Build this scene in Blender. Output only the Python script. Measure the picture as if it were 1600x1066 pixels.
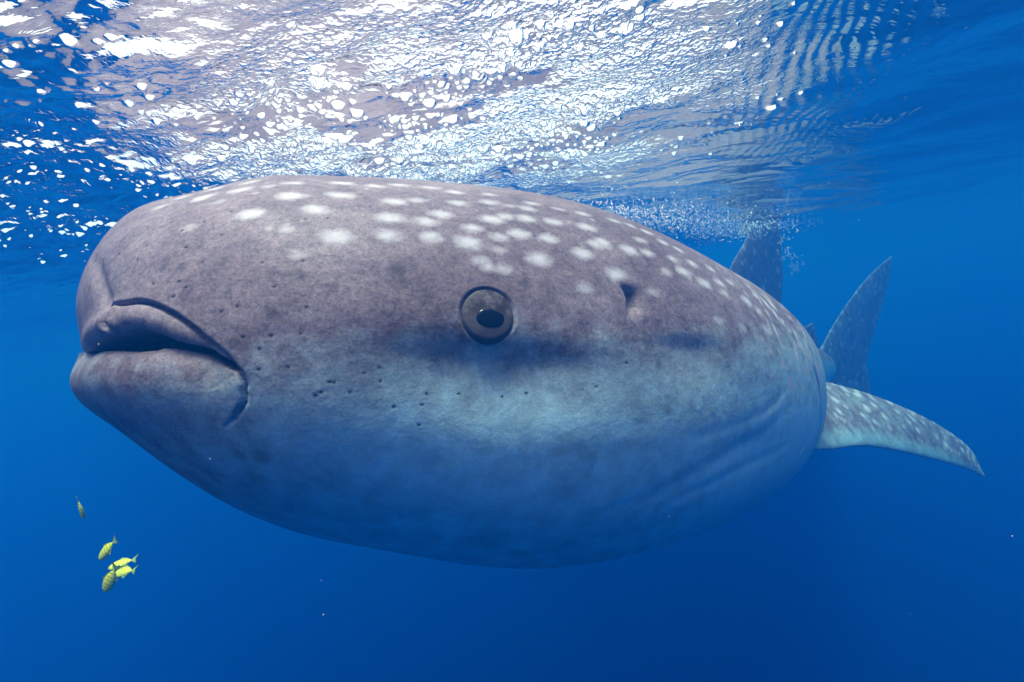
import bpy, math
import numpy as np
from mathutils import Matrix, Vector

sc = bpy.context.scene
for o in list(bpy.data.objects):
    bpy.data.objects.remove(o)

# ------------------------------------------------------------------ camera
CAM_DEPTH = 0.36
def camera_axes(roll_deg=8.9, pitch_deg=-2.7):
    r, p = math.radians(roll_deg), math.radians(pitch_deg)
    f = np.array([0, math.cos(p), math.sin(p)])
    u0 = np.array([0, -math.sin(p), math.cos(p)])
    r0 = np.array([1.0, 0, 0])
    return math.cos(r)*r0 - math.sin(r)*u0, math.sin(r)*r0 + math.cos(r)*u0, f
RIGHT, UP, FWD = camera_axes()
cam = bpy.data.cameras.new('camera')
cam.sensor_width = 36.0
cam.lens = 18.0
cam.clip_start = 0.02
cam.clip_end = 1000.0
cam_ob = bpy.data.objects.new('camera', cam)
sc.collection.objects.link(cam_ob)
m = Matrix.Identity(4)
for i in range(3):
    m[i][0], m[i][1], m[i][2] = RIGHT[i], UP[i], -FWD[i]
m[0][3], m[1][3], m[2][3] = 0.0, 0.0, -CAM_DEPTH
cam_ob.matrix_world = m
sc.camera = cam_ob

# ------------------------------------------------------------------ sky and sun
SUN_DIR = Vector((-0.03, -0.07, 1.0)).normalized()       # towards the sun
SUN_EL = math.asin(SUN_DIR.z)
SUN_AZ = math.atan2(SUN_DIR.x, SUN_DIR.y)
world = bpy.data.worlds.new('World')
sc.world = world
world.use_nodes = True
nt = world.node_tree
nt.nodes.clear()
sky = nt.nodes.new('ShaderNodeTexSky')
sky.sky_type = 'NISHITA'
sky.sun_disc = False
sky.sun_elevation = SUN_EL
sky.sun_rotation = SUN_AZ
sky.dust_density = 4.0
sky.air_density = 1.0
bg = nt.nodes.new('ShaderNodeBackground')
bg.inputs['Strength'].default_value = 0.15
wo = nt.nodes.new('ShaderNodeOutputWorld')
wtc = nt.nodes.new('ShaderNodeTexCoord')
cln = nt.nodes.new('ShaderNodeTexNoise')
cln.inputs['Scale'].default_value = 2.2
cln.inputs['Detail'].default_value = 7.0
cln.inputs['Roughness'].default_value = 0.55
nt.links.new(wtc.outputs['Generated'], cln.inputs['Vector'])
clr = nt.nodes.new('ShaderNodeValToRGB')
clr.color_ramp.elements[0].position = 0.28
clr.color_ramp.elements[1].position = 0.46
nt.links.new(cln.outputs[0], clr.inputs[0])
wmix = nt.nodes.new('ShaderNodeMix')
wmix.data_type = 'RGBA'
wmix.inputs[7].default_value = (8.6, 7.3, 6.9, 1)        # thin bright cloud
nt.links.new(clr.outputs[0], wmix.inputs[0])
nt.links.new(sky.outputs[0], wmix.inputs[6])
nt.links.new(wmix.outputs[2], bg.inputs['Color'])
nt.links.new(bg.outputs[0], wo.inputs['Surface'])
sun = bpy.data.lights.new('sun', 'SUN')
sun.energy = 5.0
sun.angle = math.radians(20.0)
sun.color = (1.0, 0.94, 0.86)
sun_ob = bpy.data.objects.new('sun', sun)
sc.collection.objects.link(sun_ob)
sun_ob.rotation_euler = SUN_DIR.to_track_quat('Z', 'Y').to_euler()
sun_ob.location = (0, 0, 20)

# ------------------------------------------------------------------ exposure and sampling
sc.view_settings.view_transform = 'Standard'
sc.view_settings.look = 'None'
sc.view_settings.exposure = 0.72
sc.view_settings.gamma = 1.0
sc.render.engine = 'CYCLES'
cy = sc.cycles
cy.use_denoising = True
try:
    cy.denoiser = 'OPENIMAGEDENOISE'
except Exception:
    pass
cy.max_bounces = 8
cy.diffuse_bounces = 2
cy.glossy_bounces = 3
cy.transmission_bounces = 4
cy.volume_bounces = 3
cy.transparent_max_bounces = 24
cy.sample_clamp_indirect = 6.0
cy.use_adaptive_sampling = True
cy.adaptive_threshold = 0.02
cy.adaptive_min_samples = 24

rng = np.random.default_rng(7)
COL = sc.collection

# ------------------------------------------------------------------ helpers
def material(name):
    mt = bpy.data.materials.new(name)
    mt.use_nodes = True
    mt.node_tree.nodes.clear()
    return mt, mt.node_tree

def node(nt, kind, **kw):
    n = nt.nodes.new(kind)
    for k, v in kw.items():
        if k.startswith('i_'):
            n.inputs[k[2:].replace('_', ' ')].default_value = v
        else:
            setattr(n, k, v)
    return n

def ramp(nt, src, stops, interp='LINEAR'):
    r = nt.nodes.new('ShaderNodeValToRGB')
    r.color_ramp.interpolation = interp
    e = r.color_ramp.elements
    while len(e) < len(stops):
        e.new(0.5)
    for el, (p, c) in zip(e, stops):
        el.position = p
        el.color = c if len(c) == 4 else (*c, 1)
    nt.links.new(src, r.inputs[0])
    return r

def mixc(nt, fac, a, b, mode='MIX'):
    n = nt.nodes.new('ShaderNodeMix')
    n.data_type = 'RGBA'
    n.blend_type = mode
    for idx, v in ((0, fac), (6, a), (7, b)):
        if hasattr(v, 'is_output') or isinstance(v, bpy.types.NodeSocket):
            nt.links.new(v, n.inputs[idx])
        else:
            n.inputs[idx].default_value = v if idx == 0 else (*v, 1)
    return n.outputs[2]

def mathn(nt, op, a, b=None, clamp=False):
    n = nt.nodes.new('ShaderNodeMath')
    n.operation = op
    n.use_clamp = clamp
    for i, v in enumerate((a, b)):
        if v is None:
            continue
        if isinstance(v, bpy.types.NodeSocket):
            nt.links.new(v, n.inputs[i])
        else:
            n.inputs[i].default_value = v
    return n.outputs[0]

def mesh_from(name, V, Fq, smooth=True, marks=None):
    """V (n,3), Fq (m,3 or 4) -> mesh datablock, fast."""
    me = bpy.data.meshes.new(name)
    V = np.ascontiguousarray(V, np.float32)
    Fq = np.ascontiguousarray(Fq, np.int32)
    k = Fq.shape[1]
    me.vertices.add(len(V))
    me.vertices.foreach_set('co', V.ravel())
    me.loops.add(Fq.size)
    me.loops.foreach_set('vertex_index', Fq.ravel())
    me.polygons.add(len(Fq))
    me.polygons.foreach_set('loop_start', np.arange(0, Fq.size, k, dtype=np.int32))
    me.polygons.foreach_set('use_smooth', np.full(len(Fq), smooth))
    me.update(calc_edges=True)
    if marks is not None:
        a = me.attributes.new('marks', 'FLOAT_COLOR', 'POINT')
        c = np.ones((len(V), 4), np.float32)
        c[:, :3] = marks
        a.data.foreach_set('color', c.ravel())
    return me

def link(name, data, mat=None, parent=None):
    o = bpy.data.objects.new(name, data)
    COL.objects.link(o)
    if mat is not None:
        data.materials.append(mat)
    if parent is not None:
        o.parent = parent
    return o

def tag(o, label=None, category=None, group=None, kind=None):
    for k, v in (('label', label), ('category', category), ('group', group), ('kind', kind)):
        if v:
            o[k] = v

def grid_quads(n, m, wrap=False):
    i, j = np.meshgrid(np.arange(n-1), np.arange(m if wrap else m-1), indexing='ij')
    j2 = (j+1) % m
    return np.stack([i*m+j, (i+1)*m+j, (i+1)*m+j2, i*m+j2], -1).reshape(-1, 4)

def sstep(a, b, x):
    t = np.clip((x-a)/(b-a), 0, 1)
    return t*t*(3-2*t)

def _hash(ix, iy, seed):
    h = (ix.astype(np.int64)*374761393 + iy.astype(np.int64)*668265263 + seed*1274126177) & 0x7fffffff
    h = ((h ^ (h >> 13))*1274126177) & 0x7fffffff
    return (h ^ (h >> 16)) & 0x7fffffff

def gnoise(x, y, seed=0):
    """2-D gradient noise, about -0.7..0.7."""
    x0, y0 = np.floor(x), np.floor(y)
    fx, fy = x-x0, y-y0
    ux, uy = fx**3*(fx*(fx*6-15)+10), fy**3*(fy*(fy*6-15)+10)
    def g(dx, dy):
        a = _hash(x0+dx, y0+dy, seed)*(2*math.pi/0x7fffffff)
        return np.cos(a)*(fx-dx)+np.sin(a)*(fy-dy)
    a = g(0, 0)*(1-ux)+g(1, 0)*ux
    b = g(0, 1)*(1-ux)+g(1, 1)*ux
    return a*(1-uy)+b*uy

# ------------------------------------------------------------------ the water surface
def graded(lo, hi, step, far_lo, far_hi, g_lo, g_hi, fine=None, fine_step=None):
    if fine:
        core = np.concatenate([np.arange(lo, fine[0], step), np.arange(fine[0], fine[1], fine_step), np.arange(fine[1], hi, step)])
    else:
        core = np.arange(lo, hi, step)
    out = [core[-1]]
    d = step
    while out[-1] < far_hi:
        d *= g_hi
        out.append(out[-1]+d)
    pre = [core[0]]
    d = step
    while pre[-1] > far_lo:
        d *= g_lo
        pre.append(pre[-1]-d)
    return np.concatenate([pre[:0:-1], core, out[1:]])

def wave_height(X, Y):
    r = np.hypot(X, Y-1.0)
    # swell and a wave trough hanging down behind the shark
    h = 0.020*np.sin(1.7*X+2.3*Y+0.6)+0.015*np.sin(-2.1*X+3.1*Y+2.0)
    h = h-0.13*np.exp(-(np.where(X*0.85+Y*0.53 < 2.4, (X*0.85+Y*0.53-2.4)/0.85, (X*0.85+Y*0.53-2.4)/0.9))**2)*sstep(0.1, 0.95, X)
    h = h*sstep(0.2, 0.9, np.hypot(X+0.1, Y-0.9)*0.8+0.15)
    # turbulence around the head
    turb = np.exp(-(((X+0.55)/1.35)**2+((Y-1.15)/0.80)**2)**1.5)
    turb = turb*(1-sstep(0.28, 0.62, X-0.25*(Y-1)))
    turb = turb*(1+0.7*sstep(-0.3, -0.9, X))
    fade = np.exp(-r/14.0)
    # oblique chop everywhere
    wx, wy = X+0.10*gnoise(X*2.1, Y*2.1, 3), Y+0.10*gnoise(X*2.1, Y*2.1, 4)
    h = h+0.034*gnoise(wx*1.3-0.4*wy, wy*2.1+wx*0.5, 11)*fade*(1-0.5*turb)
    h = h+0.017*gnoise(wx*3.3-wy*1.5, wy*5.0+wx*1.8, 12)*fade
    h = h+(0.0028+0.0150*turb)*gnoise(wx*7.0-wy*2, wy*15.0+wx*4, 13)*fade
    h = h+(0.0007+0.0070*turb)*gnoise(wx*17.0-wy*5, wy*34.0+wx*8, 14)*fade
    h = h+0.0026*turb*gnoise(wx*48.0, wy*80.0+wx*10, 15)
    # fine fanned ripples to the right of the foam
    mk = np.exp(-(((X-0.62)/0.22)**2+((Y-0.98)/0.34)**2))
    ph = 2*math.pi*((X*0.95-0.30*Y)+0.035*gnoise(X*5, Y*5, 21)+0.010*gnoise(X*14, Y*14, 22))/(0.024+0.006*gnoise(X*2, Y*2, 23))
    h = h+0.0013*mk*np.sin(ph)*(0.75+0.8*gnoise(X*7, Y*7, 24))
    return h

def add_bubbles(H, xs, ys, cx, cy_, rr):
    for x, y, r in zip(cx, cy_, rr):
        i0, i1 = np.searchsorted(xs, (x-r, x+r))
        j0, j1 = np.searchsorted(ys, (y-r, y+r))
        if i1-i0 < 2 or j1-j0 < 2:
            continue
        d2 = (xs[i0:i1, None]-x)**2+(ys[None, j0:j1]-y)**2
        dome = np.sqrt(np.maximum(r*r-d2, 0))
        base = H[i0:i1, j0:j1]
        H[i0:i1, j0:j1] = np.where(d2 < r*r, np.minimum(base, base.mean()-dome*0.85), base)

xs = graded(-1.80, 1.7, 0.0045, -160, 160, 1.055, 1.055, (-0.62, 0.62), 0.0026)
ys = graded(0.36, 2.3, 0.0045, -60, 200, 1.14, 1.055, (0.50, 1.55), 0.0026)
GX, GY = np.meshgrid(xs, ys, indexing='ij')
H = wave_height(GX, GY)
nb = 34000
bx = rng.uniform(-1.75, 0.62, nb)
by = rng.uniform(0.42, 2.05, nb)
dens = np.exp(-(((bx-0.0)/0.44)**2+((by-1.02)/0.36)**2)**2)
dens = np.maximum(dens, 0.55*np.exp(-(((bx+0.95)/0.60)**2+((by-1.15)/0.65)**2)**2))
clump = gnoise(bx*4.2+3, by*5.5, 31)+0.6*gnoise(bx*11, by*13, 32)
keep = rng.uniform(0, 1, nb) < dens*sstep(-0.22, 0.22, clump)
bx, by = bx[keep], by[keep]
br = 0.0032+0.0018*rng.pareto(2.0, len(bx))
br = np.minimum(br, np.where(bx < -.3, .0068, .0115))
order = np.argsort(br)
add_bubbles(H, xs, ys, bx[order], by[order], br[order])
wv = np.stack([GX, GY, H], -1).reshape(-1, 3)
fd = np.exp(-(((GX+0.04)/0.46)**2+((GY-1.05)/0.42)**2)**2)
fd = np.maximum(fd, 0.05*np.exp(-(((GX+0.75)/0.50)**2+((GY-1.05)/0.50)**2)**2))
fcl = gnoise(GX*3.1+3, GY*4.2, 31)+0.6*gnoise(GX*8, GY*10, 32)+0.35*gnoise(GX*22, GY*27, 33)
foam = fd*sstep(-0.26, 0.04, fcl)
fm3 = np.repeat(foam.reshape(-1, 1), 3, 1)
water_me = mesh_from('water_surface', wv, grid_quads(len(xs), len(ys)), marks=fm3)

mt_water, nt = material('water_skin')
out = node(nt, 'ShaderNodeOutputMaterial')
geo = node(nt, 'ShaderNodeNewGeometry')
tc = node(nt, 'ShaderNodeTexCoord')
mp = node(nt, 'ShaderNodeMapping')
mp.inputs['Scale'].default_value = (5.0, 9.0, 1.0)
mp.inputs['Rotation'].default_value = (0, 0, 0.35)
nt.links.new(tc.outputs['Object'], mp.inputs['Vector'])
nz = node(nt, 'ShaderNodeTexNoise', i_Scale=1.0, i_Detail=5.0, i_Roughness=0.55, i_Distortion=0.6)
nt.links.new(mp.outputs[0], nz.inputs['Vector'])
bp = node(nt, 'ShaderNodeBump', i_Strength=0.50, i_Distance=0.02)
nt.links.new(nz.outputs[0], bp.inputs['Height'])
wat = node(nt, 'ShaderNodeAttribute', attribute_name='marks')
def froth(scale, r2):
    vo = node(nt, 'ShaderNodeTexVoronoi', voronoi_dimensions='2D', feature='F1', i_Scale=scale)
    vo.inputs['Randomness'].default_value = 1.0
    nt.links.new(tc.outputs['Object'], vo.inputs['Vector'])
    d2 = mathn(nt, 'MULTIPLY', vo.outputs['Distance'], vo.outputs['Distance'])
    return mathn(nt, 'DIVIDE', mathn(nt, 'SQRT', mathn(nt, 'MAXIMUM', mathn(nt, 'SUBTRACT', r2, d2), 0.0)), -scale)
fh = mathn(nt, 'ADD', froth(75.0, .20), froth(160.0, .24))
fh = mathn(nt, 'MULTIPLY', fh, wat.outputs['Fac'])
bp0, bp = bp, node(nt, 'ShaderNodeBump', i_Strength=1.0, i_Distance=1.0)
nt.links.new(fh, bp.inputs['Height'])
nt.links.new(bp0.outputs[0], bp.inputs['Normal'])
fr = node(nt, 'ShaderNodeFresnel', i_IOR=1.33)
nt.links.new(mathn(nt, 'SUBTRACT', 1.33, mathn(nt, 'MULTIPLY', wat.outputs['Fac'], .13)), fr.inputs['IOR'])
nt.links.new(bp.outputs[0], fr.inputs['Normal'])
gl = node(nt, 'ShaderNodeBsdfGlossy', i_Roughness=0.0)
gl.inputs['Color'].default_value = (1, 1, 1, 1)
nt.links.new(bp.outputs[0], gl.inputs['Normal'])
tr = node(nt, 'ShaderNodeBsdfTransparent')
mx = node(nt, 'ShaderNodeMixShader')
nt.links.new(fr.outputs[0], mx.inputs[0])
nt.links.new(tr.outputs[0], mx.inputs[1])
nt.links.new(gl.outputs[0], mx.inputs[2])
nt.links.new(mx.outputs[0], out.inputs['Surface'])
water = link('water_surface', water_me, mt_water)
tag(water, 'rippled sea surface seen from below with bubbles and bright sky patches', 'water', kind='structure')

# ------------------------------------------------------------------ the body of the sea: one even volume
hx, hy0, hy1, hz0, hz1 = 150.0, -50.0, 190.0, -90.0, 0.12
hv = np.array([(x, y, z) for x in (-hx, hx) for y in (hy0, hy1) for z in (hz0, hz1)])
hf = np.array([(0, 1, 3, 2), (4, 6, 7, 5), (0, 4, 5, 1), (2, 3, 7, 6), (0, 2, 6, 4), (1, 5, 7, 3)])
mt_sea, nt = material('sea_water')
out = node(nt, 'ShaderNodeOutputMaterial')
ab = node(nt, 'ShaderNodeVolumeAbsorption', i_Density=0.40)
ab.inputs['Color'].default_value = (0.0, 0.70, 0.885, 1)
sca = node(nt, 'ShaderNodeVolumeScatter', i_Density=0.23, i_Anisotropy=0.64)
sca.inputs['Color'].default_value = (0.01, 0.28, 0.98, 1)
ad = node(nt, 'ShaderNodeAddShader')
nt.links.new(ab.outputs[0], ad.inputs[0])
nt.links.new(sca.outputs[0], ad.inputs[1])
nt.links.new(ad.outputs[0], out.inputs['Volume'])
haze = link('haze', mesh_from('haze', hv, hf, smooth=False), mt_sea)
tag(haze, 'clear blue sea water filling the whole view', 'water', kind='stuff')

# ------------------------------------------------------------------ whale shark: shape constants
PAR={'M': [-0.7065, 0.8563, -0.2889], 'yaw0': 27.238, 'yaw1': 56.9734, 'yaw2': 33.0, 'slope0': -17.5508, 'slope1': -8.0, 'roll': 0.0, 'A': [0.3718, 0.4337, 0.4826, 0.5273, 0.5854, 0.596, 0.5709, 0.52, 0.42, 0.25, 0.11, 0.07], 'BT': [0.3928, 0.3055, 0.319, 0.3658, 0.4004, 0.3665, 0.3366, 0.34, 0.32, 0.22, 0.1, 0.07], 'BB': [0.1693, 0.2066, 0.2501, 0.2985, 0.3576, 0.3699, 0.3701, 0.36, 0.32, 0.22, 0.11, 0.08]}
FEAT={
 'lip_crease':[(0.0973,0.1501),(0.1075,0.1538),(0.1157,0.1575),(0.1213,0.1612),(0.1256,0.1649),(0.1314,0.1649),(0.139,0.1612),(0.1452,0.1538),(0.1516,0.1464),(0.1582,0.1353),(0.1649,0.1242),(0.1718,0.1132),(0.1788,0.0984),(0.186,0.0836),(0.1934,0.0688),(0.2009,0.0503),(0.2086,0.0356),(0.2165,0.0208),(0.2225,0.0097),(0.2307,-0.0051),(0.2369,-0.0273),(0.2412,-0.0383),(0.2433,-0.0531),(0.2454,-0.0679),(0.2476,-0.0864),(0.2476,-0.1085),(0.2497,-0.1307),(0.2497,-0.1566),(0.2476,-0.1861),(0.2454,-0.212),(0.2433,-0.2416),(0.239,-0.2637),(0.2369,-0.2896)],
 'mouth_line':[(0.0477,-0.1714),(0.0528,-0.1455),(0.0573,-0.1233),(0.063,-0.1048),(0.0679,-0.0864),(0.071,-0.0716),(0.0741,-0.0531),(0.0796,-0.0346),(0.0852,-0.0162),(0.0911,-0.0051),(0.0985,0.0023),(0.1049,0.006),(0.1129,0.0097),(0.1198,0.0134),(0.127,0.0171),(0.1329,0.0208),(0.1405,0.0245),(0.1484,0.0245),(0.1549,0.0282),(0.1632,0.0245),(0.17,0.0208),(0.177,0.0171),(0.1842,0.0171),(0.1915,0.0134),(0.1971,0.0134),(0.2028,0.0097),(0.2086,0.006),(0.2145,-0.0014),(0.2205,-0.0088),(0.2266,-0.0162),(0.2307,-0.0236),(0.2348,-0.0273),(0.2369,-0.0309)],
 'mouth_width':[0.0015,0.0018,0.002,0.003,0.0045,0.006,0.008,0.0095,0.0085,0.005,0.0025,0.002,0.002,0.002,0.002,0.0015,0.001],
 'nostril':[(0.096,0.1575),(0.0973,0.1464),(0.0985,0.1353),(0.0985,0.1242),(0.0985,0.1058),(0.0985,0.091),(0.0985,0.0762),(0.0998,0.0614),(0.1023,0.054),(0.1049,0.043),(0.1089,0.0319),(0.1129,0.0245),(0.1157,0.0208)],
 'snout_ridge':[(0.0309,0.7192),(0.0406,0.564),(0.0537,0.442),(0.061,0.3755),(0.0669,0.3238),(0.0741,0.2684),(0.0807,0.224),(0.0852,0.1982),(0.0899,0.1723)],
 'eye':(0.48,0.1908),
 'spiracle':(0.6434,0.2758),
 'gill':[[(1.0744,0.1242),(1.0806,0.0836),(1.09,0.043),(1.0993,0.006),(1.1071,-0.0273),(1.1164,-0.0679),(1.1227,-0.1085),(1.1304,-0.1492),(1.1413,-0.1935),(1.1476,-0.2342),(1.1538,-0.2748),(1.16,-0.3155),(1.1849,-0.3672)],[(1.0215,0.1686),(1.0215,0.1206),(1.0246,0.0762),(1.0277,0.0356),(1.0308,-0.0014),(1.0355,-0.0457),(1.0371,-0.0901),(1.0402,-0.1455),(1.0433,-0.2009),(1.0464,-0.249),(1.0464,-0.2859),(1.0402,-0.3081),(1.034,-0.3303)],[(0.6807,-0.4042),(0.7009,-0.3635),(0.7227,-0.3266),(0.7461,-0.2933),(0.7679,-0.2637),(0.7896,-0.2379),(0.813,-0.212),(0.8394,-0.1861),(0.8674,-0.1566),(0.8955,-0.1307),(0.9172,-0.1012),(0.9344,-0.0753),(0.9546,-0.0494)],[(0.7072,-0.4559),(0.7352,-0.4152),(0.7663,-0.3783),(0.8005,-0.3487),(0.8332,-0.3192),(0.8674,-0.2933),(0.9017,-0.2711),(0.9328,-0.2564),(0.9593,-0.2416),(0.9919,-0.2305)],[(0.6418,-0.467),(0.6636,-0.4337),(0.6869,-0.4042),(0.7118,-0.3783),(0.7336,-0.3561),(0.757,-0.3339),(0.7819,-0.3118)],[(0.7103,-0.1566),(0.7305,-0.1455),(0.7538,-0.1381),(0.7787,-0.1233),(0.8083,-0.1085),(0.841,-0.0864),(0.8737,-0.0642),(0.8986,-0.0383),(0.9188,-0.0088),(0.9437,0.0134)]],
 'hollow':[((0.4971,0.043),0.125,0.034,0.017),((0.7258,0.1132),0.075,0.022,0.007),((0.8566,-0.212),0.1,0.03,0.006)],
 'ridge':[(0.2765,-0.2046),(0.2881,-0.2046),(0.301,-0.2046),(0.3134,-0.2046),(0.329,-0.2046),(0.3461,-0.2046),(0.3648,-0.2009),(0.385,-0.1935),(0.4068,-0.1898),(0.4271,-0.1824),(0.4488,-0.1788),(0.4706,-0.1751),(0.4909,-0.1677),(0.5126,-0.1603),(0.5344,-0.1566),(0.5562,-0.1492),(0.5796,-0.1455),(0.6029,-0.1418),(0.6262,-0.1381),(0.6527,-0.1381),(0.6792,-0.1344),(0.7072,-0.1344),(0.7367,-0.1344),(0.7694,-0.1344),(0.8052,-0.1381)],
 'spots':[(0.1632,0.8079,1),(0.2067,0.7931,0.9),(0.2245,0.5603,1.1),(0.2651,0.6859,1.1),(0.2928,0.5898,0.9),(0.3275,0.8522,1),(0.3228,0.7081,1.1),(0.3181,0.442,1.3),(0.2629,0.4642,0.45),(0.1632,0.527,0.45),(0.2788,0.3533,0.35),(0.3773,0.564,1.15),(0.3741,0.4679,0.9),(0.3866,0.6785,1),(0.2674,0.8263,0.8),(0.2145,0.9039,0.8),(0.239,0.7894,0.5),(0.1718,0.9372,0.8),(0.4037,0.8633,0.9),(0.3679,0.83,0.8),(0.4146,0.7007,0.7),(0.1344,0.9224,0.8),(0.1129,0.8152,0.6),(0.186,0.7044,0.4),(0.4193,0.5566,0.9),(0.4395,0.6083,1),(0.4224,0.4753,0.9),(0.4644,0.4605,1.15),(0.4722,0.5381,0.8),(0.5002,0.6046,1),(0.5017,0.5012,0.8),(0.5204,0.6268,0.9),(0.5282,0.527,1),(0.5469,0.6268,1),(0.4722,0.8189,0.9),(0.4675,0.7044,0.9),(0.5111,0.7376,0.9),(0.522,0.8263,0.7),(0.4426,0.8522,0.8),(0.5593,0.7081,0.8),(0.5733,0.7672,0.7),(0.5422,0.4088,1.25),(0.5624,0.5159,0.9),(0.5827,0.6231,0.9),(0.6278,0.612,1),(0.5998,0.4531,1.1),(0.5904,0.3053,0.6),(0.6418,0.7229,0.8),(0.6076,0.7376,0.5),(0.6247,0.5085,0.8),(0.4753,0.3829,0.6),(0.4815,0.3607,0.6),(0.4986,0.3533,0.7),(0.4971,0.4346,0.4),(0.5344,0.7192,0.5),(0.5858,0.6268,0.6),(0.6356,0.3718,1.1),(0.6356,0.5233,0.9),(0.6714,0.5012,1),(0.7009,0.5012,0.8),(0.6807,0.3127,0.5),(0.7492,0.4346,1.1),(0.7819,0.3977,1),(0.7787,0.2351,0.5),(0.785,0.5048,0.8),(0.8239,0.4309,0.8),(0.8208,0.3718,0.7),(0.8768,0.3644,1),(0.9328,0.4309,0.8),(0.9001,0.3238,0.7),(0.9857,0.4051,0.7),(1.0573,0.357,0.7),(0.9826,0.3016,0.7),(0.9048,0.2277,0.6),(0.9982,0.261,0.6),(1.0651,0.2979,0.7),(1.0137,0.1871,0.7),(1.0666,0.1649,0.6),(0.9826,0.0725,0.6),(1.0277,0.091,0.6),(0.9235,0.0873,0.5),(0.9359,0.1686,0.5),(0.8721,0.1834,0.45),(0.8301,0.224,0.5),(0.8923,0.1353,0.45),(1.0526,0.0097,0.5),(0.9966,-0.0088,0.5),(0.6932,0.7155,0.8),(0.7196,0.7044,0.7),(0.7445,0.6822,0.8),(0.757,0.6194,0.8),(0.7819,0.5935,0.7),(0.7056,0.5824,0.7),(0.743,0.4975,0.7),(0.8301,0.5159,0.7),(0.8628,0.4642,0.6),(0.7134,0.4125,0.6)],
 'pores':[(0.0876,0.4346),(0.1143,0.3755),(0.1198,0.4531),(0.1649,0.4088),(0.1753,0.2203),(0.186,0.3238),(0.199,0.4531),(0.1405,0.2425),(0.1666,0.2462),(0.1649,0.1834),(0.1549,0.5196),(0.177,0.5529),(0.2028,0.5972),(0.2454,0.3127),(0.2858,0.3275),(0.2607,0.224),(0.2286,0.1501),(0.2145,0.1316),(0.2952,0.1649),(0.2928,0.0836),(0.2651,0.0688),(0.2563,0.0319),(0.239,0.0577),(0.2858,-0.0014),(0.2585,-0.0199),(0.3321,-0.0309),(0.3601,0.0023),(0.239,0.0577),(0.3492,-0.0568),(0.3166,-0.0827),(0.3741,0.0171),(0.3944,-0.0901),(0.4255,-0.0383),(0.4224,-0.0753),(0.4582,-0.0309),(0.5033,-0.0309),(0.5282,-0.0162),(0.6013,0.006),(0.634,0.0688),(0.7181,0.1834),(0.7865,0.0688),(0.4224,-0.1455),(0.3773,-0.0125),(0.3275,-0.0309),(0.3212,-0.0679),(0.0679,0.394),(0.1116,0.6046),(0.3072,0.5381),(0.3555,0.6305),(0.2834,0.527)],
 'smudges':[(0.3368,0.7672,1),(0.1468,0.3238,0.8),(0.1666,0.3127,0.8),(0.2651,0.1279,1),(0.2307,0.0393,0.7),(0.3835,0.3238,1.4),(0.3897,0.2794,1),(0.522,0.3053,0.8),(0.5609,0.0947,0.9),(0.6076,0.0984,0.8),(0.6278,0.091,0.7),(0.676,0.0651,0.8),(0.2541,-0.4189,1),(0.2765,-0.3894,1.2),(0.6885,-0.0494,1),(0.7243,-0.042,0.8),(0.2742,0.3053,0.7),(0.2858,0.2721,0.8),(0.2348,0.224,0.6),(0.3181,0.2351,0.9),(0.5484,0.2499,0.6),(0.199,0.2388,0.6)],
 'caudal_lead':[[1.779,3.138,-0.955],[1.932,3.238,-0.865],[2.066,3.325,-0.764],[2.256,3.448,-0.644],[2.483,3.596,-0.522],[2.722,3.751,-0.422],[2.954,3.901,-0.351]],
 'caudal_trail':[[2.109,3.353,-1.309],[2.418,3.554,-1.211],[2.437,3.566,-1.056],[2.559,3.645,-0.896],[2.716,3.747,-0.72],[2.861,3.841,-0.542],[2.96,3.905,-0.366]],
 'caudal_low_lead':[[1.771,3.133,-0.994],[1.893,3.212,-1.145],[2.039,3.307,-1.289],[2.22,3.425,-1.437]],
 'caudal_low_trail':[[2.242,3.439,-1.058],[2.42,3.555,-1.203],[2.426,3.558,-1.328],[2.326,3.494,-1.468]],
 'dorsal_lead':[[0.988,2.555,-0.593],[1.133,2.678,-0.383],[1.235,2.763,-0.262],[1.346,2.857,-0.172],[1.497,2.984,-0.048],[1.729,3.179,0.078]],
 'dorsal_trail':[[1.627,3.093,-0.71],[1.667,3.128,-0.511],[1.717,3.17,-0.366],[1.736,3.185,-0.227],[1.767,3.211,-0.068],[1.778,3.221,0.072]],
 'dorsal2_lead':[[1.571,3.003,-0.851],[1.681,3.075,-0.757],[1.799,3.151,-0.706],[1.874,3.2,-0.691]],
 'dorsal2_trail':[[1.939,3.242,-0.929],[1.911,3.224,-0.799],[1.898,3.216,-0.736],[1.892,3.212,-0.702]],
 'pec_lead':[[0.69,1.379,-0.829],[0.87,1.496,-0.894],[1.095,1.634,-0.956],[1.427,1.827,-1.101],[1.656,1.952,-1.211],[1.808,2.038,-1.298]],
 'pec_trail':[[0.923,1.736,-0.702],[1.102,1.823,-0.77],[1.319,1.898,-0.868],[1.574,1.991,-1.013],[1.754,2.035,-1.161],[1.814,2.043,-1.29]],
 'fish':[([-0.883,0.99,-0.601],),([-0.845,0.986,-0.688],),([-0.87,1.043,-0.74],),([-0.9,1.082,-0.773],),([-0.83,0.963,-0.738],)],
}

PAR['A'][9:] = [.13, .04, .02]
PAR['BT'][9:] = [.13, .05, .03]
PAR['BB'][9:] = [.13, .05, .03]
PAR = {k: (np.array(v) if isinstance(v, list) else v) for k, v in PAR.items()}
KS = np.array([0, .12, .25, .45, .7, 1.0, 1.35, 1.8, 2.6, 3.6, 4.4, 5.0])

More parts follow.
